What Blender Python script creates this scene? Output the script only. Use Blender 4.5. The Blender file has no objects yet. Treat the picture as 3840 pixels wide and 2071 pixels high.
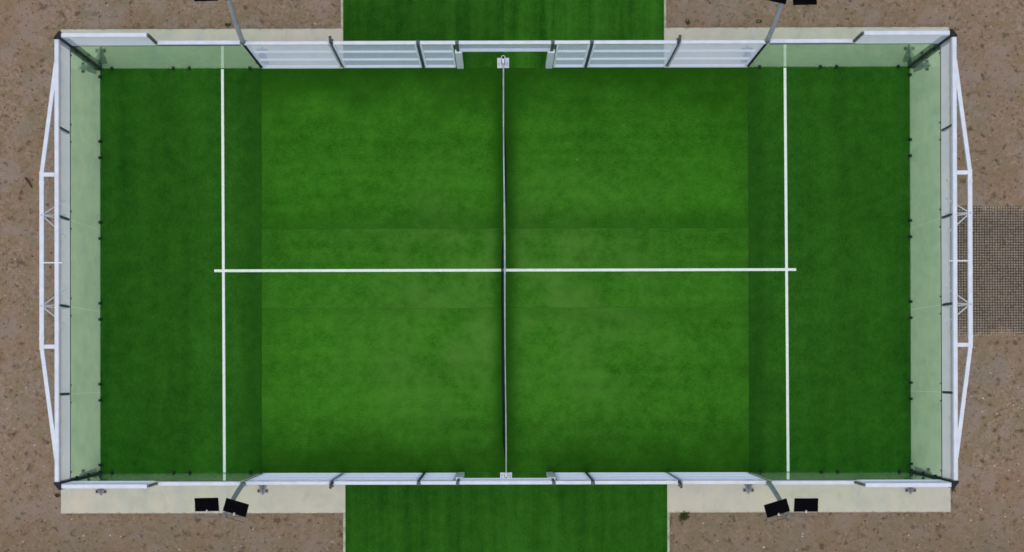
import bpy, bmesh, math, random
from mathutils import Vector, Matrix, noise

random.seed(7)
sc = bpy.context.scene
col = sc.collection

# ------------------------------------------------------------------ camera, sky, sun, exposure
cam_d = bpy.data.cameras.new('camera')
cam = bpy.data.objects.new('camera', cam_d)
col.objects.link(cam)
cam.location = (-0.1189, -2.528, 42.513)
cam.rotation_euler = (0.0056622, 0.0036575, -0.0019204)
cam_d.sensor_width = 36.0
cam_d.lens = 60.458
cam_d.shift_x = 67.1 / 3840
cam_d.shift_y = 325.1 / 3840
cam_d.clip_end = 600
sc.camera = cam

SUN_ELEV, SUN_AZ = math.radians(80), math.radians(200)
world = bpy.data.worlds.new('World')
sc.world = world
world.use_nodes = True
wn = world.node_tree
wn.nodes.clear()
sky = wn.nodes.new('ShaderNodeTexSky')
sky.sky_type = 'NISHITA'
sky.sun_disc = False
sky.sun_elevation = SUN_ELEV
sky.sun_rotation = SUN_AZ
sky.air_density = 1.0
sky.dust_density = 3.5
sky.ozone_density = 1.0
bg = wn.nodes.new('ShaderNodeBackground')
bg.inputs['Strength'].default_value = 0.14
wo = wn.nodes.new('ShaderNodeOutputWorld')
wn.links.new(sky.outputs[0], bg.inputs['Color'])
wn.links.new(bg.outputs[0], wo.inputs['Surface'])

sun_d = bpy.data.lights.new('sun', 'SUN')
sun_d.energy = 1.0
sun_d.angle = math.radians(70)
sun_d.color = (1.0, 0.985, 0.95)
sun = bpy.data.objects.new('sun', sun_d)
col.objects.link(sun)
sdir = Vector((math.cos(SUN_ELEV) * math.sin(SUN_AZ), math.cos(SUN_ELEV) * math.cos(SUN_AZ), math.sin(SUN_ELEV)))
sun.rotation_euler = sdir.to_track_quat('Z', 'Y').to_euler()
sun.location = (0, 0, 60)

sc.view_settings.view_transform = 'Standard'
sc.view_settings.look = 'None'
sc.view_settings.gamma = 1.0
sc.view_settings.use_curve_mapping = False
sc.view_settings.exposure = 0.0
sc.render.engine = 'CYCLES'
sc.cycles.use_denoising = True
sc.cycles.max_bounces = 8
sc.cycles.transparent_max_bounces = 40
sc.cycles.filter_width = 1.6

# ------------------------------------------------------------------ materials
def srgb(r, g, b):
    f = lambda c: (c / 255 / 12.92) if c / 255 <= 0.04045 else ((c / 255 + 0.055) / 1.055) ** 2.4
    return (f(r), f(g), f(b), 1)

class NT:
    def __init__(self, name):
        self.m = bpy.data.materials.new(name)
        self.m.use_nodes = True
        self.t = self.m.node_tree
        self.b = self.t.nodes['Principled BSDF']
        self.out = self.t.nodes['Material Output']
    def n(self, typ, **kw):
        x = self.t.nodes.new(typ)
        for k, v in kw.items():
            setattr(x, k, v)
        return x
    def l(self, a, b):
        self.t.links.new(a, b)
    def pos(self, scale=(1, 1, 1), loc=(0, 0, 0)):
        g = self.n('ShaderNodeNewGeometry')
        mp = self.n('ShaderNodeMapping')
        mp.inputs['Scale'].default_value = scale
        mp.inputs['Location'].default_value = loc
        self.l(g.outputs['Position'], mp.inputs['Vector'])
        return mp.outputs[0]
    def noise(self, vec, scale, detail=4, rough=0.55):
        x = self.n('ShaderNodeTexNoise')
        x.inputs['Scale'].default_value = scale
        x.inputs['Detail'].default_value = detail
        x.inputs['Roughness'].default_value = rough
        self.l(vec, x.inputs['Vector'])
        return x.outputs['Fac']
    def ramp(self, fac, stops):
        r = self.n('ShaderNodeValToRGB')
        e = r.color_ramp.elements
        while len(e) < len(stops):
            e.new(0.5)
        for i, (p, c) in enumerate(stops):
            e[i].position = p
            e[i].color = c if len(c) == 4 else (*c, 1)
        self.l(fac, r.inputs[0])
        return r.outputs[0]
    def mix(self, fac, a, b, mode='MIX'):
        x = self.n('ShaderNodeMix', data_type='RGBA', blend_type=mode)
        for sock, val in ((x.inputs[0], fac), (x.inputs[6], a), (x.inputs[7], b)):
            if hasattr(val, 'is_output'):
                self.l(val, sock)
            elif isinstance(val, (int, float)):
                sock.default_value = val
            else:
                sock.default_value = val if len(val) == 4 else (*val, 1)
        return x.outputs[2]
    def math(self, op, a, b=0.0, clamp=False):
        x = self.n('ShaderNodeMath', operation=op, use_clamp=clamp)
        for sock, val in ((x.inputs[0], a), (x.inputs[1], b)):
            if hasattr(val, 'is_output'):
                self.l(val, sock)
            else:
                sock.default_value = val
        return x.outputs[0]
    def mapr(self, v, a, b, c=0.0, d=1.0):
        x = self.n('ShaderNodeMapRange', clamp=True, interpolation_type='SMOOTHSTEP')
        self.l(v, x.inputs[0])
        for i, q in enumerate((a, b, c, d)):
            x.inputs[i + 1].default_value = q
        return x.outputs[0]
    def bump(self, h, strength, dist):
        x = self.n('ShaderNodeBump')
        x.inputs['Strength'].default_value = strength
        x.inputs['Distance'].default_value = dist
        self.l(h, x.inputs['Height'])
        self.l(x.outputs[0], self.b.inputs['Normal'])
    def done(self, color, rough=0.9, spec=0.3, metal=0.0):
        if hasattr(color, 'is_output'):
            self.l(color, self.b.inputs['Base Color'])
        else:
            self.b.inputs['Base Color'].default_value = color if len(color) == 4 else (*color, 1)
        self.b.inputs['Roughness'].default_value = rough
        self.b.inputs['Specular IOR Level'].default_value = spec
        self.b.inputs['Metallic'].default_value = metal
        return self.m

GREY = lambda v: (v, v, v, 1)

def mat_turf(name, dark, light, along_x, wear=0.0, off=0.0, streak=0.22, edge=0.78, seam=None):
    t = NT(name)
    p = t.pos(loc=(off, off * 1.7, 0))
    # fibre-scale grain, stretched along the tufting rows
    ps = t.pos(scale=(0.7, 1.2, 1) if along_x else (1.2, 0.7, 1), loc=(off, -off, 0))
    fine = t.noise(ps, 26, 5, 0.7)
    mid = t.noise(p, 3.2, 5, 0.6)
    big = t.noise(p, 0.55, 4, 0.55)
    rows = t.noise(t.pos(scale=(0.05, 1.0, 1) if along_x else (1.0, 0.05, 1), loc=(off, off, 0)), 2.6, 3, 0.6)
    f = t.math('ADD', t.math('MULTIPLY', fine, 0.66), t.math('MULTIPLY', mid, 0.42))
    f = t.math('ADD', f, t.math('MULTIPLY', big, 0.30))
    f = t.math('SUBTRACT', f, 0.14)
    bands = t.noise(t.pos(scale=(0.06, 1.0, 1) if along_x else (1.0, 0.06, 1), loc=(off * 2, off, 0)), 0.95, 2, 0.5)
    f = t.math('ADD', f, t.math('MULTIPLY', t.math('SUBTRACT', bands, 0.5), 0.30 if wear > 0 else 0.0))
    f = t.math('ADD', f, t.math('MULTIPLY', t.math('SUBTRACT', rows, 0.5), streak))
    c = t.ramp(f, [(0.36, dark), (0.55, [(a + b) / 2 for a, b in zip(dark, light)]), (0.74, light)])
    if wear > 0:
        # trodden, flattened pile: pale and dusty where people play; the colour darkens along
        # the fences, at the foot of the net and in the corners
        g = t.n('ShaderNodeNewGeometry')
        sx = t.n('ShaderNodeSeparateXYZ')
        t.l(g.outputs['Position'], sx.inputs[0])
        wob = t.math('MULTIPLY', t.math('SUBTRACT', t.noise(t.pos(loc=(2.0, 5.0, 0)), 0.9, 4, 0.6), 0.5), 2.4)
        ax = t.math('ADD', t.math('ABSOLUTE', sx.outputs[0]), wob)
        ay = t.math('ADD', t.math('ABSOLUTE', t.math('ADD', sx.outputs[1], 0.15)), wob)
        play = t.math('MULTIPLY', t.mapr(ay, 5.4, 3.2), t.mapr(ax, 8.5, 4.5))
        foot = t.mapr(t.math('ABSOLUTE', sx.outputs[0]), 0.05, 0.48)  # net's shade painted into the turf at its foot, together with untrodden pile
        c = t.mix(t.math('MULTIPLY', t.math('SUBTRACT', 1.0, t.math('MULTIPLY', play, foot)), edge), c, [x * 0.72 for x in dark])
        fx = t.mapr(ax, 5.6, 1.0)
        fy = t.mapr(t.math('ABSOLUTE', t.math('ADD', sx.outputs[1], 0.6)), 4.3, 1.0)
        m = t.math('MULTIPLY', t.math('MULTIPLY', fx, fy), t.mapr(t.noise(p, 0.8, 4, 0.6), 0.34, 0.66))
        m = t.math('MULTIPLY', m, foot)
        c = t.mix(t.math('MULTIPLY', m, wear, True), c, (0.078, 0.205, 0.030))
        if seam:
            # strip beside the glued seam where the pile lies the other way
            axis, far, near, amt = seam
            q = t.math('ABSOLUTE', sx.outputs[0]) if axis == 'x' else sx.outputs[1]
            q = t.math('ADD', q, t.math('MULTIPLY', t.math('SUBTRACT', t.noise(p, 1.6, 3, 0.6), 0.5), 0.25))
            c = t.mix(t.math('MULTIPLY', t.mapr(q, far, near), amt), c, [x * 0.9 for x in dark])
    # stray pale fibres and specks
    v = t.n('ShaderNodeTexVoronoi')
    v.inputs['Scale'].default_value = 2.2
    t.l(p, v.inputs['Vector'])
    sp = t.mapr(v.outputs['Distance'], 0.03, 0.012)
    c = t.mix(t.math('MULTIPLY', sp, 0.35), c, (0.16, 0.24, 0.07))
    t.bump(t.noise(ps, 60, 3, 0.6), 0.6, 0.012)
    return t.done(c, 1.0, 0.03)

def mat_soil():
    t = NT('dry_soil')
    p = t.pos()
    a = t.noise(p, 12.0, 8, 0.72)
    b = t.noise(p, 0.7, 5, 0.6)
    d = t.noise(p, 3.1, 6, 0.62)
    c = t.ramp(a, [(0.30, (0.120, 0.081, 0.050)), (0.43, (0.228, 0.160, 0.106)), (0.56, (0.305, 0.226, 0.158)), (0.72, (0.385, 0.30, 0.222))])
    c = t.mix(t.mapr(d, 0.47, 0.62, 0, 0.75), c, (0.222, 0.178, 0.098))
    c = t.mix(t.mapr(b, 0.43, 0.66, 0, 0.50), c, (0.250, 0.155, 0.094))
    c = t.mix(t.mapr(t.noise(t.pos(loc=(9, 4, 0)), 1.3, 5, 0.6), 0.48, 0.64, 0, 0.7), c, (0.290, 0.225, 0.182))
    c = t.mix(t.mapr(t.noise(t.pos(loc=(1, 14, 0)), 0.9, 5, 0.62), 0.50, 0.68, 0, 0.45), c, (0.225, 0.205, 0.160))
    g = t.n('ShaderNodeNewGeometry')
    sp = t.n('ShaderNodeSeparateXYZ')
    t.l(g.outputs['Position'], sp.inputs[0])
    wet = t.math('MULTIPLY', t.mapr(t.math('ADD', sp.outputs[1], t.math('MULTIPLY', b, 3.0)), -3.2, -6.0), 0.42)
    c = t.mix(wet, c, (0.150, 0.118, 0.066))
    dk = t.mapr(t.noise(t.pos(loc=(3, 7, 1)), 5.5, 4, 0.55), 0.56, 0.72, 0, 0.75)
    c = t.mix(dk, c, (0.080, 0.056, 0.032))
    gr = t.mapr(t.noise(t.pos(loc=(6, 2, 3)), 26.0, 3, 0.6), 0.55, 0.76, 0, 0.60)
    c = t.mix(gr, c, (0.075, 0.053, 0.034))
    t.bump(a, 0.7, 0.05)
    return t.done(c, 0.95, 0.1)

def mat_concrete():
    t = NT('pale_concrete')
    p = t.pos()
    a = t.noise(t.pos(loc=(4, 8, 0)), 1.9, 6, 0.6)
    f = t.noise(p, 24, 5, 0.7)
    st = t.noise(t.pos(scale=(3.0, 0.5, 1)), 1.3, 5, 0.65)
    c = t.ramp(a, [(0.30, (0.455, 0.442, 0.345)), (0.50, (0.525, 0.502, 0.392)), (0.72, (0.585, 0.528, 0.398))])
    c = t.mix(t.mapr(st, 0.46, 0.72, 0, 0.40), c, (0.44, 0.45, 0.43))
    c = t.mix(t.mapr(f, 0.58, 0.78, 0, 0.30), c, (0.30, 0.28, 0.23))
    dk = t.mapr(t.noise(t.pos(loc=(5, 1, 0)), 4.5, 4, 0.6), 0.64, 0.78, 0, 0.35)
    c = t.mix(dk, c, (0.24, 0.23, 0.19))
    g = t.n('ShaderNodeNewGeometry')
    sp = t.n('ShaderNodeSeparateXYZ')
    t.l(g.outputs['Position'], sp.inputs[0])
    ey = t.math('SUBTRACT', 6.0, t.math('ABSOLUTE', sp.outputs[1]))
    ex = t.math('SUBTRACT', 11.0, t.math('ABSOLUTE', sp.outputs[0]))
    ed = t.math('MINIMUM', ex, ey)
    # soil carried onto the rim of the slab, ragged
    q = t.math('ADD', ed, t.math('MULTIPLY', t.math('SUBTRACT', t.noise(t.pos(loc=(2, 3, 0)), 5.0, 5, 0.7), 0.5), 0.22))
    c = t.mix(t.mapr(q, 0.035, -0.02, 0, 0.6), c, (0.20, 0.155, 0.115))
    # grey wash marks
    w = t.mapr(t.noise(t.pos(scale=(2.2, 0.9, 1), loc=(7, 7, 0)), 1.1, 5, 0.65), 0.54, 0.70, 0, 0.32)
    c = t.mix(w, c, (0.33, 0.335, 0.31))
    t.bump(f, 0.25, 0.01)
    return t.done(c, 0.9, 0.2)

def mat_paint(name, colr, rough=0.45, var=0.10, scale=5.0, spec=None):
    t = NT(name)
    p = t.pos()
    a = t.noise(p, scale, 5, 0.6)
    dk = tuple(x * (1 - var) for x in colr)
    c = t.ramp(a, [(0.35, dk), (0.65, colr)])
    return t.done(c, rough, (0.05 if rough > 0.75 else 0.3) if spec is None else spec)

def mat_glass():
    t = NT('tinted_safety_glass')
    t.t.nodes.remove(t.b)
    g = t.n('ShaderNodeNewGeometry')
    dt = t.n('ShaderNodeVectorMath', operation='DOT_PRODUCT')
    t.l(g.outputs['Incoming'], dt.inputs[0])
    t.l(g.outputs['Normal'], dt.inputs[1])
    cs = t.math('ABSOLUTE', dt.outputs['Value'])
    om = t.math('SUBTRACT', 1.0, cs)
    fr = t.math('ADD', t.math('MULTIPLY', t.math('POWER', om, 8.0), 0.90), 0.03)
    fr = t.math('ADD', fr, t.math('MULTIPLY', t.math('POWER', om, 14.0), 0.30))
    tr = t.n('ShaderNodeBsdfTransparent')
    tr.inputs[0].default_value = (0.870, 1.0, 0.895, 1)
    gl = t.n('ShaderNodeBsdfGlossy')
    gl.inputs['Color'].default_value = (0.95, 0.97, 0.95, 1)
    gl.inputs['Roughness'].default_value = 0.02
    m1 = t.n('ShaderNodeMixShader')
    t.l(fr, m1.inputs[0]); t.l(tr.outputs[0], m1.inputs[1]); t.l(gl.outputs[0], m1.inputs[2])
    # thin film of dust on the pane
    df = t.n('ShaderNodeBsdfDiffuse')
    df.inputs[0].default_value = (0.62, 0.90, 0.60, 1)
    ns = t.mapr(t.noise(t.pos(), 2.2, 5, 0.6), 0.3, 0.75, 0.02, 0.06)
    m2 = t.n('ShaderNodeMixShader')
    t.l(ns, m2.inputs[0]); t.l(m1.outputs[0], m2.inputs[1]); t.l(df.outputs[0], m2.inputs[2])
    t.l(m2.outputs[0], t.out.inputs['Surface'])
    return t.m

M = {}
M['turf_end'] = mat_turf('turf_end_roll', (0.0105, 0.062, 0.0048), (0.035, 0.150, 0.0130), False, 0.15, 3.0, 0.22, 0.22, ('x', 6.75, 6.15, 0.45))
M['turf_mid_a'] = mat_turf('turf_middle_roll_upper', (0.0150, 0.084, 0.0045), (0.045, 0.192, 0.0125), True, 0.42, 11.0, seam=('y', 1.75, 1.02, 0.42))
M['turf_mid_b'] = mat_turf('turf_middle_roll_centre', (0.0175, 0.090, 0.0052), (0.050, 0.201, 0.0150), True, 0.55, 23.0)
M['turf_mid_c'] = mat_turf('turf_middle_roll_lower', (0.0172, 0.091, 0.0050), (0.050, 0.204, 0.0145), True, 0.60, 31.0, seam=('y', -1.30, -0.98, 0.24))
M['carpet_a'] = mat_turf('turf_path_roll', (0.0095, 0.060, 0.0045), (0.028, 0.122, 0.0100), False, 0, 41.0, 0.7)
M['carpet_b'] = mat_turf('turf_path_roll_lighter', (0.0110, 0.068, 0.0048), (0.035, 0.148, 0.0120), False, 0, 53.0, 0.9)
M['soil'] = mat_soil()
M['concrete'] = mat_concrete()
M['white'] = mat_paint('white_powder_coat', (0.67, 0.715, 0.77), 0.55, 0.12)
M['wire'] = mat_paint('white_coated_wire', (0.62, 0.73, 0.82), 0.6, 0.05)
M['line'] = mat_paint('white_turf_line', (0.76, 0.84, 0.76), 0.95, 0.12, 14)
M['dark'] = mat_paint('dark_grey_steel', (0.012, 0.020, 0.022), 0.6, 0.25)
M['mid_post'] = mat_paint('slate_grey_steel', (0.085, 0.105, 0.115), 0.5, 0.2)
M['galv'] = mat_paint('galvanised_steel', (0.40, 0.43, 0.44), 0.6, 0.2)
M['black'] = mat_paint('black_aluminium', (0.004, 0.004, 0.006), 0.95, 0.3)
M['rubber'] = mat_paint('black_rubber', (0.010, 0.014, 0.016), 0.7, 0.3)
M['net'] = mat_paint('black_net_cord', (0.012, 0.018, 0.020), 0.8, 0.2)
M['tape'] = mat_paint('white_net_tape', (0.46, 0.56, 0.50), 0.85, 0.35, 3)
M['glass'] = mat_glass()
M['kerb'] = mat_paint('mossy_concrete_edge', (0.50, 0.53, 0.38), 0.9, 0.45, 6)
M['gridp'] = mat_paint('black_plastic_grid', (0.130, 0.102, 0.082), 0.95, 0.45, 6)
M['stone_pale'] = mat_paint('pale_stone', (0.46, 0.40, 0.32), 0.9, 0.35, 20)
M['stone_white'] = mat_paint('white_limestone', (0.62, 0.55, 0.46), 0.9, 0.35, 20)
M['stone_brown'] = mat_paint('brown_stone', (0.20, 0.145, 0.105), 0.95, 0.45, 20)
M['stone_dark'] = mat_paint('dark_clod', (0.105, 0.078, 0.052), 0.95, 0.4, 20)
M['stone_tan'] = mat_paint('tan_gravel', (0.37, 0.315, 0.245), 0.95, 0.4, 20)
M['weed'] = mat_paint('weed_leaf', (0.060, 0.085, 0.022), 0.8, 0.5, 18)
M['dry'] = mat_paint('dry_grass_blade', (0.20, 0.18, 0.085), 0.9, 0.5, 18)
M['bark'] = mat_paint('dead_twig_bark', (0.070, 0.052, 0.036), 0.9, 0.4, 20)
M['leaf'] = mat_paint('dead_leaf', (0.10, 0.085, 0.035), 0.8, 0.4, 20)
M['leaf_p'] = mat_paint('pale_dead_leaf', (0.28, 0.27, 0.10), 0.8, 0.4, 20)
M['foot'] = mat_paint('weathered_steel_foot', (0.24, 0.255, 0.26), 0.8, 0.3)
M['arm'] = mat_paint('weathered_lamp_arm', (0.21, 0.20, 0.185), 0.8, 0.3)
M['gate'] = mat_paint('white_gate_coat', (0.86, 0.89, 0.92), 0.5, 0.06)
M['gland'] = mat_paint('pale_grey_plastic', (0.55, 0.55, 0.55), 0.6, 0.1)

# ------------------------------------------------------------------ mesh helpers
class MB:
    """collects shapes given in world coordinates; build() links them as one mesh object"""
    def __init__(self):
        self.v, self.f = [], []
    def add(self, vs, fs):
        o = len(self.v)
        self.v += [tuple(x) for x in vs]
        self.f += [tuple(i + o for i in f) for f in fs]
        return self
    def box(self, x0, x1, y0, y1, z0, z1):
        if x0 > x1: x0, x1 = x1, x0
        if y0 > y1: y0, y1 = y1, y0
        return self.add([(x0, y0, z0), (x1, y0, z0), (x1, y1, z0), (x0, y1, z0), (x0, y0, z1), (x1, y0, z1), (x1, y1, z1), (x0, y1, z1)],
                        [(3, 2, 1, 0), (4, 5, 6, 7), (0, 1, 5, 4), (1, 2, 6, 5), (2, 3, 7, 6), (3, 0, 4, 7)])
    def cbox(self, x0, x1, y0, y1, z0, z1, ch):
        """box with chamfered upper and lower rim"""
        if x0 > x1: x0, x1 = x1, x0
        if y0 > y1: y0, y1 = y1, y0
        R = lambda i, z: [(x0 + i, y0 + i, z), (x1 - i, y0 + i, z), (x1 - i, y1 - i, z), (x0 + i, y1 - i, z)]
        vs = R(0, z0) + R(0, z1 - ch) + R(ch, z1)
        fs = [(3, 2, 1, 0), (8, 9, 10, 11)]
        for k in (0, 4):
            for i in range(4):
                j = (i + 1) % 4
                fs.append((k + i, k + j, k + 4 + j, k + 4 + i))
        return self.add(vs, fs)
    def tube(self, p0, p1, r, n=8, r1=None, caps=True, twist=0.0):
        p0, p1 = Vector(p0), Vector(p1)
        r1 = r if r1 is None else r1
        d = (p1 - p0).normalized()
        up = Vector((0, 0, 1)) if abs(d.z) < 0.9 else Vector((1, 0, 0))
        a = d.cross(up).normalized(); b = a.cross(d).normalized()
        vs = []
        for p, rr in ((p0, r), (p1, r1)):
            for i in range(n):
                t = 2 * math.pi * i / n + twist
                vs.append(p + a * math.cos(t) * rr + b * math.sin(t) * rr)
        fs = [(i, (i + 1) % n, n + (i + 1) % n, n + i) for i in range(n)]
        if caps:
            fs += [tuple(range(n - 1, -1, -1)), tuple(range(n, 2 * n))]
        return self.add(vs, fs)
    def bar(self, p0, p1, w):
        """square-section bar"""
        return self.tube(p0, p1, w * math.sqrt(0.5), 4, twist=math.pi / 4)
    def path(self, pts, r, n=10):
        pts = [Vector(p) for p in pts]
        rings = []
        for i, p in enumerate(pts):
            d = (pts[min(i + 1, len(pts) - 1)] - pts[max(i - 1, 0)]).normalized()
            a = d.cross(Vector((1, 0, 0))).normalized(); b = a.cross(d).normalized()
            rr = r[i] if isinstance(r, (list, tuple)) else r
            rings.append([p + a * math.cos(2 * math.pi * k / n) * rr + b * math.sin(2 * math.pi * k / n) * rr for k in range(n)])
        vs = [q for g in rings for q in g]
        fs = []
        for i in range(len(pts) - 1):
            for k in range(n):
                fs.append((i * n + k, i * n + (k + 1) % n, (i + 1) * n + (k + 1) % n, (i + 1) * n + k))
        fs += [tuple(range(n - 1, -1, -1)), tuple((len(pts) - 1) * n + k for k in range(n))]
        return self.add(vs, fs)
    def prism(self, poly, z0, z1):
        n = len(poly)
        vs = [(x, y, z0) for x, y in poly] + [(x, y, z1) for x, y in poly]
        fs = [tuple(range(n - 1, -1, -1)), tuple(range(n, 2 * n))] + [(i, (i + 1) % n, n + (i + 1) % n, n + i) for i in range(n)]
        return self.add(vs, fs)
    def build(self, name, mat, parent=None, smooth=False, rot=None):
        xs = [[v[i] for v in self.v] for i in range(3)]
        c = Vector(((min(xs[0]) + max(xs[0])) / 2, (min(xs[1]) + max(xs[1])) / 2, min(xs[2])))
        me = bpy.data.meshes.new(name)
        me.from_pydata([tuple(Vector(v) - c) for v in self.v], [], self.f)
        me.validate()
        bm = bmesh.new(); bm.from_mesh(me)
        bmesh.ops.recalc_face_normals(bm, faces=bm.faces)
        bm.to_mesh(me); bm.free()
        if smooth:
            for p in me.polygons: p.use_smooth = True
        me.materials.append(mat)
        o = bpy.data.objects.new(name, me)
        col.objects.link(o)
        w = c.copy()
        if parent is not None:
            o.parent = parent
            q = parent
            while q is not None:
                w = w - q.location
                q = q.parent
        o.location = w
        return o

def empty(name, loc):
    o = bpy.data.objects.new(name, None)
    o.empty_display_size = 0.3
    o.location = loc
    col.objects.link(o)
    return o

def tag(o, label=None, cat=None, group=None, kind=None):
    if label: o['label'] = label
    if cat: o['category'] = cat
    if group: o['group'] = group
    if kind: o['kind'] = kind
    return o

# ------------------------------------------------------------------ ground
SOIL_Z = -0.05
def soil_h(x, y):
    n = noise.noise(Vector((x * 0.55, y * 0.55, 0.3))) * 0.022 + noise.noise(Vector((x * 2.3, y * 2.3, 4.0))) * 0.012
    n += noise.noise(Vector((x * 7.0, y * 7.0, 9.0))) * 0.007
    return SOIL_Z + n

mb = MB()
NX, NY, SX, SY = 330, 200, 33.0, 20.0
vs, fs = [], []
for j in range(NY + 1):
    for i in range(NX + 1):
        x = -SX / 2 + SX * i / NX; y = -SY / 2 + SY * j / NY
        edge = i in (0, NX) or j in (0, NY)
        inside = (abs(x) < 10.8 and abs(y) < 5.8) or abs(x) < 3.8
        vs.append((x, y, SOIL_Z if edge else (-0.10 if inside else soil_h(x, y))))
for j in range(NY):
    for i in range(NX):
        a = j * (NX + 1) + i
        fs.append((a, a + 1, a + NX + 2, a + NX + 1))
o = len(vs)
B = 150.0
vs += [(-B, -B, SOIL_Z), (B, -B, SOIL_Z), (B, B, SOIL_Z), (-B, B, SOIL_Z),
       (-SX / 2, -SY / 2, SOIL_Z), (SX / 2, -SY / 2, SOIL_Z), (SX / 2, SY / 2, SOIL_Z), (-SX / 2, SY / 2, SOIL_Z)]
for k in range(4):
    fs.append((o + k, o + (k + 1) % 4, o + 4 + (k + 1) % 4, o + 4 + k))
me = bpy.data.meshes.new('soil_ground')
me.from_pydata(vs, [], fs)
me.materials.append(M['soil'])
for p in me.polygons: p.use_smooth = True
soil = bpy.data.objects.new('soil_ground', me)
col.objects.link(soil)
tag(soil, 'bare brown stony soil around the court', kind='structure')

slab = MB().cbox(-11.0, 11.0, -6.0, 6.0, -0.22, 0.0, 0.012).build('concrete_slab', M['concrete'])
tag(slab, 'pale concrete slab showing as a strip around the court', kind='structure')

court = empty('court_surface', (0, 0, 0.0))
tag(court, 'green artificial turf court floor with white lines', kind='structure')
def roll(x0, x1, y0, y1, z, mat, parent):
    return MB().cbox(x0, x1, y0, y1, 0.0005, z, 0.004).build('turf_roll', mat, parent)
SE = 6.02
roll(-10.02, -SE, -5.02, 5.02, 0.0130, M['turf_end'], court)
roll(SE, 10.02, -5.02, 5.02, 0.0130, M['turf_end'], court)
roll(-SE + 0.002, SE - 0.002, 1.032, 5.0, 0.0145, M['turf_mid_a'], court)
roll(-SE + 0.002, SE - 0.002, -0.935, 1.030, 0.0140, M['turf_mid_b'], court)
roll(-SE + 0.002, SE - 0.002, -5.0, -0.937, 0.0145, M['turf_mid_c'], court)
LW = 0.033
for xt, xb in ((-6.985, -6.945), (6.93, 6.98)):      # laid a few centimetres out of square
    MB().prism([(xb - LW, -4.99), (xb + LW, -4.99), (xt + LW, 4.99), (xt - LW, 4.99)], 0.010, 0.0185).build('service_line', M['line'], court)
MB().box(-7.19, 7.19, -LW, LW, 0.010, 0.0205).build('centre_line', M['line'], court)

for s, lab in ((1, 'green turf path leading out past the top fence'), (-1, 'green turf path leading out past the bottom fence')):
    path = empty('turf_path', (0, s * 9.5, 0))
    tag(path, lab, kind='structure')
    a, b = (5.002, 16.0) if s > 0 else (-16.0, -5.002)
    xa, xb = (-3.995, 3.945) if s > 0 else (-3.955, 3.995)
    MB().cbox(xa, -0.012, a, b, 0.0015, 0.0125, 0.004).build('turf_roll', M['carpet_a'], path)
    MB().cbox(-0.010, xb, a, b, 0.0015, 0.0132, 0.004).build('turf_roll', M['carpet_b'] if s > 0 else M['carpet_a'], path)
    ya, yb = (6.002, 16.0) if s > 0 else (-16.0, -6.002)
    MB().cbox(xa - 0.06, xb + 0.06, ya, yb, -0.2, -0.002, 0.01).build('path_base', M['kerb'], path)

# ------------------------------------------------------------------ enclosure pieces
def wires(name, parent, axis, c, u0, u1, z0, z1, off_sign, pitch=0.05, r=0.0024):
    """welded wire mesh in a vertical plane; axis 'x': plane y=c, wires run over x in u0..u1"""
    mb = MB()
    if u0 > u1: u0, u1 = u1, u0
    nz = max(1, round((z1 - z0) / pitch)); nu = max(1, round((u1 - u0) / pitch))
    def w(p, q, k=1.15):
        mb.tube(p, q, r * k, 4, caps=False, twist=math.pi / 4)
    for k in range(nz + 1):
        z = z0 + (z1 - z0) * k / nz
        w((u0, c, z), (u1, c, z)) if axis == 'x' else w((c, u0, z), (c, u1, z))
    cc = c + off_sign * 2 * r
    for k in range(nu + 1):
        u = u0 + (u1 - u0) * k / nu
        w((u, cc, z0), (u, cc, z1), 0.75) if axis == 'x' else w((cc, u, z0), (cc, u, z1), 0.75)
    o = mb.build(name, M['wire'], parent)
    o['kind'] = 'stuff'
    return o

def anchor_foot(parent, x, y, dx, dy):
    """bolted steel ground foot reaching out from a post in direction (dx, dy)"""
    px, py = -dy, dx
    P = lambda a, b: (x + dx * a + px * b, y + dy * a + py * b)
    mb = MB()
    mb.prism([P(0.06, -0.17), P(0.06, 0.17), P(0.22, 0.12), P(0.36, 0.045), P(0.36, -0.045), P(0.22, -0.12)], 0.001, 0.014)
    mb.prism([P(0.34, -0.13), P(0.34, 0.13), P(0.43, 0.13), P(0.43, -0.13)], 0.0145, 0.03)
    mb.prism([P(0.43, -0.03), P(0.43, 0.03), P(0.48, 0.02), P(0.48, -0.02)], 0.001, 0.02)
    a, b = P(0.05, -0.006), P(0.05, 0.006)
    c, d = P(0.42, 0.006), P(0.42, -0.006)
    mb.add([(*a, 0.015), (*b, 0.015), (*c, 0.03), (*d, 0.03), (*a, 0.30), (*b, 0.30), (*c, 0.045), (*d, 0.045)],
           [(0, 1, 2, 3), (4, 5, 6, 7), (0, 1, 5, 4), (1, 2, 6, 5), (2, 3, 7, 6), (3, 0, 4, 7)])
    f = mb.build('anchor_foot', M['foot'], parent)
    for b_ in (-0.10, 0.10):
        q = P(0.385, b_)
        MB().tube((*q, 0.03), (*q, 0.055), 0.022, 6).build('bolt', M['rubber'], f)
    return f

def clamp(parent, x, y, z, ax, k=1.0):
    """glass clamp: two jaws round the pane and a bolt head; ax = direction of the wall"""
    t, w = 0.035 * k, 0.032 * k
    mb = MB()
    if ax == 'y':
        mb.cbox(x - t, x + t, y - w, y + w, z, z + 0.09 * k, 0.008 * k)
        mb.tube((x - t - 0.012, y, z + 0.045 * k), (x + t + 0.012, y, z + 0.045 * k), 0.014 * k, 6)
    else:
        mb.cbox(x - w, x + w, y - t, y + t, z, z + 0.09 * k, 0.008 * k)
        mb.tube((x, y - t - 0.012, z + 0.045), (x, y + t + 0.012, z + 0.045), 0.014, 6)
    return mb.build('glass_clamp', M['rubber'], parent)

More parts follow.
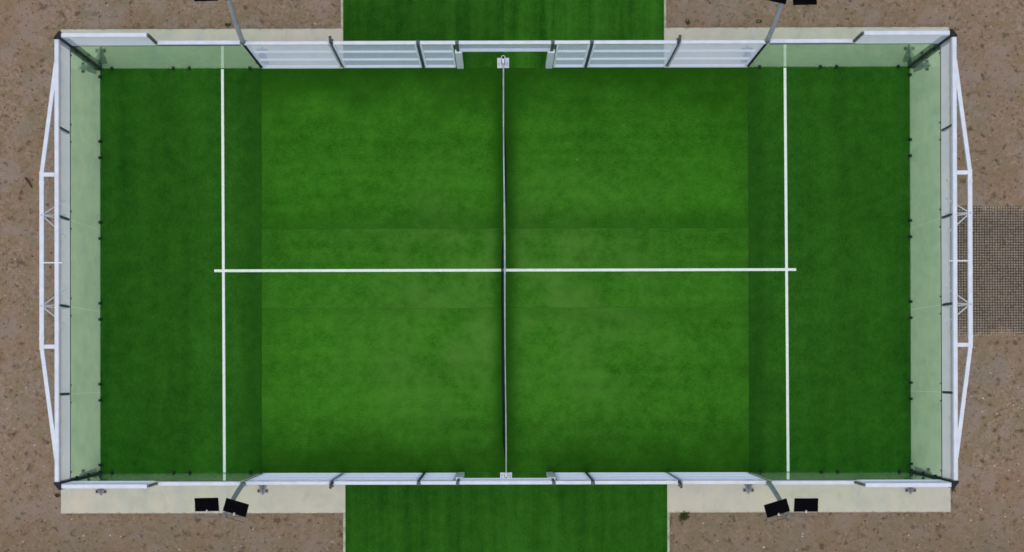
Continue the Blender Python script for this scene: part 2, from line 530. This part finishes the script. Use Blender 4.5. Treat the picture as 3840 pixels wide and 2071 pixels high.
# ------------------------------------------------------------------ end walls
def end_wall(s, label):
    """s = -1 left end, +1 right end"""
    root = empty('glass_end_wall', (s * 10.03, 0, 0))
    tag(root, label, 'glass wall', 'glass end walls of the court')
    X = lambda d: s * (10.0 + d)
    for k in range(5):
        y0 = -5 + 2 * k
        MB().box(X(0.0), X(0.012), y0 + 0.004 + (0.02 if k == 0 else 0), y0 + 1.996 - (0.02 if k == 4 else 0), 0.016, 2.985).build('glass_panel', M['glass'], root)
        wires('mesh_panel', root, 'y', X(0.004), y0 + 0.03, y0 + 1.97, 3.06, 3.99, s, 0.05, 0.0026)
    for k in range(6):
        y = -5 + 2 * k
        for d in (-0.2, 0.2):
            if abs(y + d) < 4.95:
                clamp(root, X(0.006), y + d, 0.0135, 'y')
                clamp(root, X(0.006), y + d, 2.94, 'y', 0.5)
    MB().box(X(0.0), X(0.013), -4.97, 4.97, 2.988, 3.035).build('lower_rail', M['mid_post'], root)
    MB().cbox(X(0.012), X(0.112), -4.98, 4.98, 3.92, 4.02, 0.012).build('top_rail', M['white'], root)
    for y in (-3, -1, 1, 3):
        MB().box(X(0.016), X(0.076), y - 0.03, y + 0.03, 3.046, 3.919).build('short_post', M['mid_post'], root)
    # corner posts: five-sided profile with a chamfered outer edge
    for t in (-1, 1):
        loc = [(-0.034, -0.034), (0.118, -0.034), (0.118, 0.006), (0.012, 0.138), (-0.034, 0.138)]
        poly = [(s * (10.0 + a), t * (5.0 + b)) for a, b in loc]
        cp = MB().prism(poly, 0.001, 4.02).build('corner_post', M['dark'], root)
        cx = sum(p[0] for p in poly) / 5; cy = sum(p[1] for p in poly) / 5
        cap = [(cx + (a - cx) * 1.03, cy + (b - cy) * 1.03) for a, b in poly]
        MB().prism(cap, 4.021, 4.045).build('post_cap', M['rubber'], cp)
        for z in (0.35, 1.5, 2.65):
            MB().cbox(s * 9.91, s * 9.965, t * 4.91, t * 4.965, z, z + 0.07, 0.006).build('corner_clamp', M['rubber'], cp)
        anchor_foot(root, s * 10.05, t * 5.04, s, 0)
        anchor_foot(root, s * 10.0, t * 5.07, 0, t)
    # outrigger truss level with the top rail
    ch = [(s * 10.40, -2.0, 3.97), (s * 10.40, 2.0, 3.97)]
    MB().bar(ch[0], ch[1], 0.096).build('truss_chord', M['white'], root)
    for t in (-1, 1):
        MB().bar((s * 10.395, t * 2.0, 3.968), (s * 10.075, t * 4.45, 3.968), 0.088).build('truss_chord', M['white'], root)
        MB().bar((s * 10.113, t * 1.93, 3.966), (s * 10.352, t * 1.93, 3.966), 0.090).build('truss_strut', M['white'], root)
        MB().bar((s * 10.40, t * 1.78, 3.97), (s * 10.40, t * 1.70, 3.97), 0.106).build('chord_sleeve', M['white'], root)
        for d in (-0.42, 0.42, -0.03, 0.07):
            MB().tube((s * 10.36, t * 1.02 + (d * 0.1), 3.945), (s * 10.06, t * 1.02 + d, 3.20), 0.016, 6).build('truss_rod', M['gate'], root)
        MB().box(s * 10.33, s * 10.455, t * 1.02 - 0.03, t * 1.02 + 0.03, 3.905, 3.9215).build('rod_bracket', M['galv'], root)
        MB().tube((s * 10.40, t * 1.02, 4.019), (s * 10.40, t * 1.02, 4.034), 0.020, 6).build('bolt', M['galv'], root)
    MB().tube((s * 10.38, -0.05, 4.03), (s * 9.93, -0.05, 4.032), 0.013, 6).build('tie_rod', M['gate'], root)
    return root

end_wall(-1, 'clear glass end wall with white truss at the left end of the court')
end_wall(1, 'clear glass end wall with white truss beside the plastic ground grid')

# ------------------------------------------------------------------ side fences
def side_fence(s, label):
    """s = +1 far (top) fence, -1 near (bottom) fence"""
    root = empty('side_fence', (0, s * 5.06, 0))
    tag(root, label, 'fence', 'side fences of the court')
    Y = lambda d: s * (5.0 + d)
    for e in (-1, 1):
        # two glass panes beside the corner
        MB().box(e * 9.975, e * 8.004, Y(0.0), Y(0.012), 0.016, 2.985).build('glass_panel', M['glass'], root)
        MB().box(e * 7.996, e * 6.045, Y(0.0), Y(0.012), 0.016, 2.985).build('glass_panel', M['glass'], root)
        for x in (9.72, 8.2, 7.8, 6.3):
            clamp(root, e * x, Y(0.006), 0.0135, 'x')
        MB().box(e * 9.96, e * 6.08, Y(0.0), Y(0.013), 2.988, 3.035).build('lower_rail', M['mid_post'], root)
        wires('mesh_panel', root, 'x', Y(0.004), e * 9.95, e * 8.04, 3.06, 3.99, s, 0.05, 0.0026)
        MB().cbox(e * 9.965, e * 8.035, Y(0.012), Y(0.112), 3.92, 4.02, 0.012).build('top_rail', M['white'], root)
        MB().box(e * 8.033, e * 7.985, Y(0.030), Y(0.085), 3.046, 4.035).build('step_post', M['mid_post'], root)
        MB().cbox(e * 7.983, e * 6.08, Y(0.018), Y(0.112), 3.0, 3.10, 0.012).build('top_rail', M['white'], root)
        # three mesh bays up to the gateway
        for x0, x1 in ((5.96, 4.04), (3.96, 2.04), (1.96, 1.20)):
            wires('mesh_panel', root, 'x', Y(0.004), e * x0, e * x1, 0.07, 2.96, s)
            fr = MB().box(e * x0, e * x1, Y(0.018), Y(0.078), 0.018, 0.066)
            for z in (0.98, 1.98):
                fr.box(e * (x0 - 0.042), e * (x1 + 0.042), Y(0.018), Y(0.068), z, z + 0.05)
            for xx in (x0, x1):
                d = -0.04 if xx == x0 else 0.04
                fr.box(e * xx, e * (xx + d), Y(0.020), Y(0.060), 0.068, 2.955)
            fr.build('mesh_frame', M['gate'], root)
        MB().cbox(e * 6.0, e * 4.05, Y(0.016), Y(0.100), 2.962, 3.04, 0.010).build('top_rail', M['white'], root)
        MB().cbox(e * 3.95, e * 2.04, Y(0.016), Y(0.100), 2.962, 3.04, 0.010).build('top_rail', M['white'], root)
        MB().cbox(e * 1.96, e * 1.14, Y(0.016), Y(0.100), 2.962, 3.04, 0.010).build('top_rail', M['white'], root)
        # dark intermediate posts
        MB().box(e * 2.035, e * 1.968, Y(0.030), Y(0.112), 0.014, 3.06).build('post', M['mid_post'], root)
        p4 = MB().path([(e * 4.0, Y(0.072), 0.014), (e * 4.0, Y(0.072), 2.95), (e * 4.0, Y(0.085), 3.10), (e * 4.0, Y(0.115), 3.22), (e * 4.0, Y(0.150), 3.27)], 0.036, 10).build('post', M['mid_post'], root, True)
        MB().box(e * 4.045, e * 3.955, Y(0.118), Y(0.150), 2.93, 3.02).build('post_bracket', M['mid_post'], p4)
        # gateway: white jamb below, dark post above
        MB().cbox(e * 1.175, e * 1.012, Y(-0.012), Y(0.075), 0.0155, 2.10, 0.008).build('gate_jamb', M['gate'], root)
        MB().box(e * 1.135, e * 1.068, Y(0.020), Y(0.110), 2.102, 3.06).build('gate_post', M['mid_post'], root)
    MB().cbox(-1.066, 1.066, Y(0.016), Y(0.100), 2.962, 3.04, 0.010).build('gate_lintel', M['white'], root)
    MB().cbox(-1.066, 1.066, Y(0.018), Y(0.085), 2.105, 2.165, 0.008).build('gate_lintel', M['white'], root)
    wires('mesh_panel', root, 'x', Y(0.004), -1.06, 1.06, 2.18, 2.955, s)
    return root

side_fence(1, 'white mesh and glass side fence along the top of the court')
side_fence(-1, 'white mesh and glass side fence along the bottom of the court')

# ------------------------------------------------------------------ floodlight poles
def floodlight(parent, cx, cy, cz, yaw, s, tilt):
    """LED floodlight aimed at the court: finned housing, glass face, yoke and cable gland"""
    ori = Matrix.Translation((cx, cy, cz)) @ Matrix.Rotation(yaw, 4, 'Z') @ Matrix.Rotation(s * tilt, 4, 'X')
    def tf(mb):
        mb.v = [tuple(ori @ Vector(v)) for v in mb.v]
        return mb
    W, D = 0.25, 0.145
    mb = MB().cbox(-W, W, -D, D, -0.030, 0.022, 0.008)
    for k in range(13):
        x = -0.216 + 0.036 * k
        mb.box(x - 0.003, x + 0.003, -D + 0.02, D - 0.02, 0.0225, 0.044)
    h = tf(mb).build('floodlight', M['black'], parent)
    tf(MB().box(-W + 0.015, W - 0.015, -D + 0.015, D - 0.015, -0.036, -0.0305)).build('lens_plate', M['gland'], h)
    yk = MB()
    o_ = s * D
    for e in (-1, 1):
        yk.box(e * 0.252, e * 0.258, s * 0.02, s * (D + 0.13), -0.012, 0.012)
    yk.box(-0.258, 0.258, s * (D + 0.131), s * (D + 0.137), -0.014, 0.014)
    tf(yk).build('yoke', M['arm'], h)
    g = MB().tube((0, s * (D - 0.045), 0.045), (0, s * (D + 0.012), 0.046), 0.021, 10)
    tf(g).build('cable_gland', M['gland'], h)
    return h

def light_pole(e, s, oy, label, yaw_in, yaw_out):
    root = empty('floodlight_pole', (e * 6.02, s * 5.06, 0))
    tag(root, label, 'floodlight pole', 'floodlight poles at the side fences')
    Y = lambda d: s * (5.0 + d)
    lower = MB().path([(e * 6.02, Y(0.055), 0.014), (e * 6.02, Y(0.055), 3.0)], 0.042, 12).build('lower_pole', M['dark'], root, True)
    MB().cbox(e * 5.94, e * 6.10, Y(0.02), Y(0.13), 2.99, 3.03, 0.004).build('pole_flange', M['galv'], lower)
    pts = []
    for k in range(11):
        t = k / 10
        pts.append((e * (6.02 - 0.02 * t), Y(0.07 + (0.50 + oy) * t ** 1.25), 3.03 + 2.90 * t))
    MB().path(pts, [0.056 - 0.006 * k / 10 for k in range(11)], 12).build('upper_pole', M['galv'], root, True)
    top = pts[-1]
    MB().tube((top[0], top[1], top[2] - 0.05), (top[0], top[1], top[2] + 0.06), 0.055, 10).build('pole_head', M['arm'], root)
    cy = Y(0.585 + oy)
    MB().tube((e * 6.65, cy, 5.935), (e * 5.43, cy, 5.935), 0.014, 8).build('crossarm', M['arm'], root)
    floodlight(root, e * 6.36, Y(0.325 + oy), 6.0, yaw_out, s, math.radians(-18))
    floodlight(root, e * 5.74, Y(0.390 + oy), 6.0, yaw_in, s, math.radians(-18))
    anchor_foot(root, e * 6.0, Y(0.06), 0, s)
    return root

R_ = math.radians
light_pole(-1, -1, 0.0, 'bent grey floodlight pole of the bottom fence, left of centre', R_(-16.5), R_(1.0))
light_pole(1, -1, 0.03, 'bent grey floodlight pole of the bottom fence, right of centre', R_(17.0), R_(0.0))
light_pole(-1, 1, 0.20, 'floodlight pole cut by the top edge of the photo, left of centre', R_(14), R_(1.5))
light_pole(1, 1, 0.085, 'floodlight pole cut by the top edge of the photo, right of centre', R_(-13), R_(1.0))

# ------------------------------------------------------------------ net
net = empty('court_net', (0, 0, 0.015))
tag(net, 'low dark net with white top tape across the middle of the court', 'net')
def net_top(y):
    return 0.88 + 0.04 * (abs(y) / 5.0) ** 2
def net_dx(y):     # slack of the hanging net: its foot swings right beyond the centre line, left before it
    sm = lambda t: t * t * (3 - 2 * t)
    k = sm(min(1, max(0, (y - 0.3) / 1.4)))
    end = sm(min(1, max(0, (4.95 - abs(y)) / 0.9)))
    return ((1 - k) * -0.088 + k * 0.062 * (1.0 if y < 3.0 else max(0.2, 1 - (y - 3.0) * 0.6))) * end + 0.005 * math.sin(y * 3.1)
def tape_x(y):      # the net stands a few centimetres out of square
    return -0.010 - 0.005 * y + 0.005 * math.sin(y * 1.3 + 0.6)
def net_pt(y, z):
    t = 1 - (z - 0.02) / (net_top(y) - 0.02)
    return (tape_x(y) + net_dx(y) * (t ** 0.8 if t > 0 else 0), y, z)
mb = MB()
YS = [-4.98 + 0.04 * k for k in range(250)]
for y in YS:
    zt = net_top(y) - 0.02
    pts = [net_pt(y, 0.03 + (zt - 0.03) * k / 4) for k in range(5)]
    for a, b in zip(pts[:-1], pts[1:]):
        mb.tube(a, b, 0.0022, 3, caps=False)
for k in range(21):
    f = k / 20
    prev = None
    for y in YS[::5] + [YS[-1]]:
        p = net_pt(y, 0.03 + (net_top(y) - 0.05) * f)
        if prev: mb.tube(prev, p, 0.0022, 3, caps=False)
        prev = p
nm = mb.build('net_mesh', M['net'], net)
nm['kind'] = 'stuff'
mb = MB()
N = 120
prof = [(-0.021, -0.05), (-0.017, -0.008), (-0.007, 0.003), (0.007, 0.003), (0.017, -0.008), (0.021, -0.05)]
for k in range(N + 1):
    y = -4.98 + 9.96 * k / N
    wv = 0.82 + 0.25 * math.sin(y * 0.9 + 1.0) * math.cos(y * 0.37)
    for a, b in prof:
        mb.v.append((tape_x(y) + a * wv, y, net_top(y) + b))
for k in range(N):
    for i in range(5):
        mb.f.append((k * 6 + i, k * 6 + i + 1, (k + 1) * 6 + i + 1, (k + 1) * 6 + i))
mb.build('top_tape', M['tape'], net, True)
for s in (1, -1):
    yc = s * 5.095
    nx0 = -0.010 - s * 0.026
    post = MB().tube((nx0, yc, 0.03), (nx0, yc, 0.955), 0.050, 16)
    post = post.build('net_post', M['white'], net, False)
    MB().tube((nx0, yc, 0.9555), (nx0, yc, 0.9585), 0.036, 14).build('post_hole', M['rubber'], post)
    MB().prism([(nx0 - 0.145, s * 5.00), (nx0 - 0.145, s * 5.25), (nx0 + 0.145, s * 5.25), (nx0 + 0.145, s * 5.00)] if s > 0 else
               [(nx0 - 0.145, s * 5.25), (nx0 - 0.145, s * 5.00), (nx0 + 0.145, s * 5.00), (nx0 + 0.145, s * 5.25)], 0.0155, 0.029).build('base_plate', M['white'], post)
    for bx in (nx0 - 0.105, nx0 + 0.105):
        MB().tube((bx, s * 5.075, 0.029), (bx, s * 5.075, 0.05), 0.018, 6).build('bolt', M['galv'], post)
        MB().prism([(bx - 0.01, s * 5.11), (bx + 0.01, s * 5.11), (bx + 0.01, s * 5.13), (bx - 0.01, s * 5.13)], 0.0295, 0.036).build('plate_slot', M['mid_post'], post)
    tp = MB()
    tp.add([(nx0 - 0.036, s * 5.06, 0.945), (nx0 + 0.036, s * 5.06, 0.945), (nx0 + 0.016, s * 4.96, 0.925), (nx0 - 0.016, s * 4.96, 0.925),
            (nx0 - 0.036, s * 5.06, 0.86), (nx0 + 0.036, s * 5.06, 0.86), (nx0 + 0.016, s * 4.96, 0.87), (nx0 - 0.016, s * 4.96, 0.87)],
           [(0, 1, 2, 3), (4, 5, 6, 7), (0, 1, 5, 4), (1, 2, 6, 5), (2, 3, 7, 6), (3, 0, 4, 7)])
    tp.build('tape_strap', M['white'], post)

# ------------------------------------------------------------------ plastic ground grid behind the right end wall
grid = MB()
fill = MB()
PIT = 0.0645
GX0, GX1, GY0, GY1 = 11.02, 15.6, -1.66, 1.62
nx, ny = int((GX1 - GX0) / PIT), int((GY1 - GY0) / PIT)
def gz(x, y):
    ed = min(x - GX0 + 0.4, y - GY0, GY1 - y)
    n = noise.noise(Vector((x * 1.1, y * 1.1, 2.0)))
    return soil_h(x, y) + 0.014 + 0.012 * n - max(0.0, 0.50 - ed) * 0.035
def rock(mb, x, y, z, r, fl=0.6):
    a = random.random() * 6.28
    n = 6
    vs = []
    for lev, rr in ((-0.5, 0.9), (0.3, 0.85)):
        for k in range(n):
            q = rr * random.uniform(0.75, 1.15)
            vs.append((x + r * q * math.cos(a + k * 1.047), y + r * q * math.sin(a + k * 1.047) * 0.85, z + r * fl * lev))
    vs.append((x, y, z + r * fl * random.uniform(0.75, 1.0)))
    fs = [(k, (k + 1) % n, n + (k + 1) % n, n + k) for k in range(n)] + [(n + k, n + (k + 1) % n, 2 * n) for k in range(n)]
    mb.add(vs, fs)
for i in range(nx + 1):
    for j in range(ny + 1):
        x = GX0 + i * PIT; y = GY0 + j * PIT
        z = gz(x, y)
        hw = 0.0100
        if i < nx: grid.box(x - hw, x + PIT + hw, y - hw, y + hw, z - 0.04, z + 0.0006 * ((i + j) % 2))
        if j < ny: grid.box(x - hw, x + hw, y + hw, y + PIT - hw, z - 0.04, z + 0.0003)
        if i < nx and j < ny and random.random() < 0.93:
            rock(fill, x + PIT / 2 + random.uniform(-.006, .006), y + PIT / 2 + random.uniform(-.006, .006), z - 0.002, random.uniform(0.021, 0.026), 0.8)
gr = grid.build('ground_grid', M['gridp'])
tag(gr, 'dark plastic gravel grid laid in the soil beyond the right end wall', 'ground grid')
gf = fill.build('grid_gravel', M['stone_pale'])
tag(gf, 'tan gravel filling the cells of the plastic ground grid', 'gravel', kind='stuff')

# ------------------------------------------------------------------ loose stones, dry grass, weeds, twig, leaves
def on_soil(x, y):
    if abs(x) < 11.02 and abs(y) < 6.02: return False
    if abs(x) < 4.07: return False
    if 10.9 < x and GY0 - 0.05 < y < GY1 + 0.05: return False
    return True
def rnd_soil():
    while True:
        x, y = random.uniform(-13.6, 13.8), random.uniform(-8.2, 7.8)
        if on_soil(x, y): return x, y
for nm_, mat, n, r0, r1, lab in (('pale_pebbles', 'stone_white', 420, 0.008, 0.032, 'small pale pebbles scattered over the brown soil'),
                                 ('brown_pebbles', 'stone_brown', 2600, 0.010, 0.030, 'small brown stones scattered over the soil'),
                                 ('dark_clods', 'stone_dark', 1700, 0.010, 0.030, 'small dark clods of earth on the soil'),
                                 ('tan_pebbles', 'stone_tan', 1500, 0.008, 0.024, 'small tan gravel bits on the soil')):
    mb = MB()
    for k in range(n):
        x, y = rnd_soil()
        if nm_ == 'pale_pebbles' and random.random() < 0.5:
            y = -abs(y)
            if not on_soil(x, y): continue
        r = r0 + (r1 - r0) * random.random() ** 2.2
        rock(mb, x, y, soil_h(x, y) + r * 0.2, r)
    tag(mb.build(nm_, M[mat]), lab, 'stones', kind='stuff')

def blades(mb, x, y, z, n, spread, h, w):
    for k in range(n):
        a = random.random() * 6.283; d = spread * math.sqrt(random.random())
        bx, by = x + d * math.cos(a), y + d * math.sin(a)
        t = random.random() * 6.283; L = h * random.uniform(0.5, 1.1); lean = random.uniform(0.35, 1.0) * L
        ux, uy = math.cos(t), math.sin(t); px, py = -uy * w / 2, ux * w / 2
        m = (bx + ux * lean * 0.45, by + uy * lean * 0.45, z + L * 0.75)
        e_ = (bx + ux * lean, by + uy * lean, z + L * 0.8)
        mb.add([(bx - px, by - py, z - 0.01), (bx + px, by + py, z - 0.01), (m[0] + px, m[1] + py, m[2]), (m[0] - px, m[1] - py, m[2]), e_],
               [(0, 1, 2, 3), (3, 2, 4)])
mb = MB()
for k in range(900):
    x, y = rnd_soil()
    if noise.noise(Vector((x * 0.6, y * 0.6, 6.0))) < -0.05: continue
    blades(mb, x, y, soil_h(x, y), 4, 0.05, 0.035, 0.006)
for k in range(260):      # along the slab edges and the path edges
    if random.random() < 0.6:
        x = random.choice((-1, 1)) * random.uniform(4.2, 11); y = random.choice((-1, 1)) * (6.02 + abs(random.gauss(0, 0.04)))
    else:
        x = random.choice((-1, 1)) * (4.08 + abs(random.gauss(0, 0.03))); y = random.choice((-1, 1)) * random.uniform(6.1, 7.6)
    blades(mb, x, y, soil_h(x, y), 5, 0.03, 0.05, 0.006)
tag(mb.build('dry_grass', M['dry']), 'sparse dry grass blades over the soil and along the slab edges', 'grass', kind='stuff')

for x, y, n, sp, h, lab in ((4.43, -6.08, 110, 0.11, 0.12, 'green weed tuft at the slab edge beside the bottom turf path'),
                            (-6.85, 6.09, 40, 0.06, 0.08, 'small weed tuft behind the top fence beside the left floodlight pole'),
                            (4.53, 6.13, 36, 0.06, 0.07, 'small weed tuft just right of the top turf path'),
                            (6.30, 6.16, 30, 0.07, 0.07, 'low weed tuft behind the top fence by the right floodlight pole'),
                            (-11.08, -5.55, 34, 0.05, 0.08, 'small weed tuft at the bottom left corner of the slab'),
                            (11.06, -5.45, 26, 0.05, 0.07, 'small weed tuft at the bottom right corner of the slab')):
    mb = MB()
    blades(mb, x, y, soil_h(x, y), n, sp, h, 0.014)
    tag(mb.build('weed_tuft', M['weed']), lab, 'weed', 'weeds around the slab')

mb = MB()
pts = [(-11.88, 2.32), (-11.83, 2.25), (-11.77, 2.17), (-11.72, 2.08)]
mb.path([(x, y, soil_h(x, y) + 0.022) for x, y in pts], [0.026, 0.022, 0.018, 0.021], 7)
mb.tube((-11.80, 2.21, soil_h(-11.8, 2.21) + 0.02), (-11.74, 2.22, soil_h(-11.74, 2.22) + 0.03), 0.010, 5, 0.005)
tag(mb.build('twig', M['bark']), 'short dark twig lying on the soil left of the court', 'twig')

for x, y, mt, a, lab in ((1.96, 0.30, 'leaf', 0.4, 'tiny dark leaf on the turf just above the centre line'),
                         (1.79, 2.73, 'leaf_p', 1.1, 'tiny pale yellow leaf on the turf right of the net'),
                         (11.02 - 0.10, 2.20, 'leaf', 2.0, 'dark leaf on the slab behind the right end wall')):
    c, s_ = math.cos(a), math.sin(a)
    L_, W_ = (0.035, 0.015)
    q = [(-L_, 0, 0), (-L_ * .3, W_, .006), (L_ * .5, W_ * .8, .008), (L_, 0, .003), (L_ * .5, -W_ * .8, .008), (-L_ * .3, -W_, .006), (0, 0, 0.002)]
    z0 = 0.0165 if x < 10 else 0.002
    vs = [(x + p[0] * c - p[1] * s_, y + p[0] * s_ + p[1] * c, z0 + p[2]) for p in q]
    mb = MB().add(vs, [(6, i, (i + 1) % 6) for i in range(6)])
    tag(mb.build('fallen_leaf', M[mt]), lab, 'leaf', 'fallen leaves')
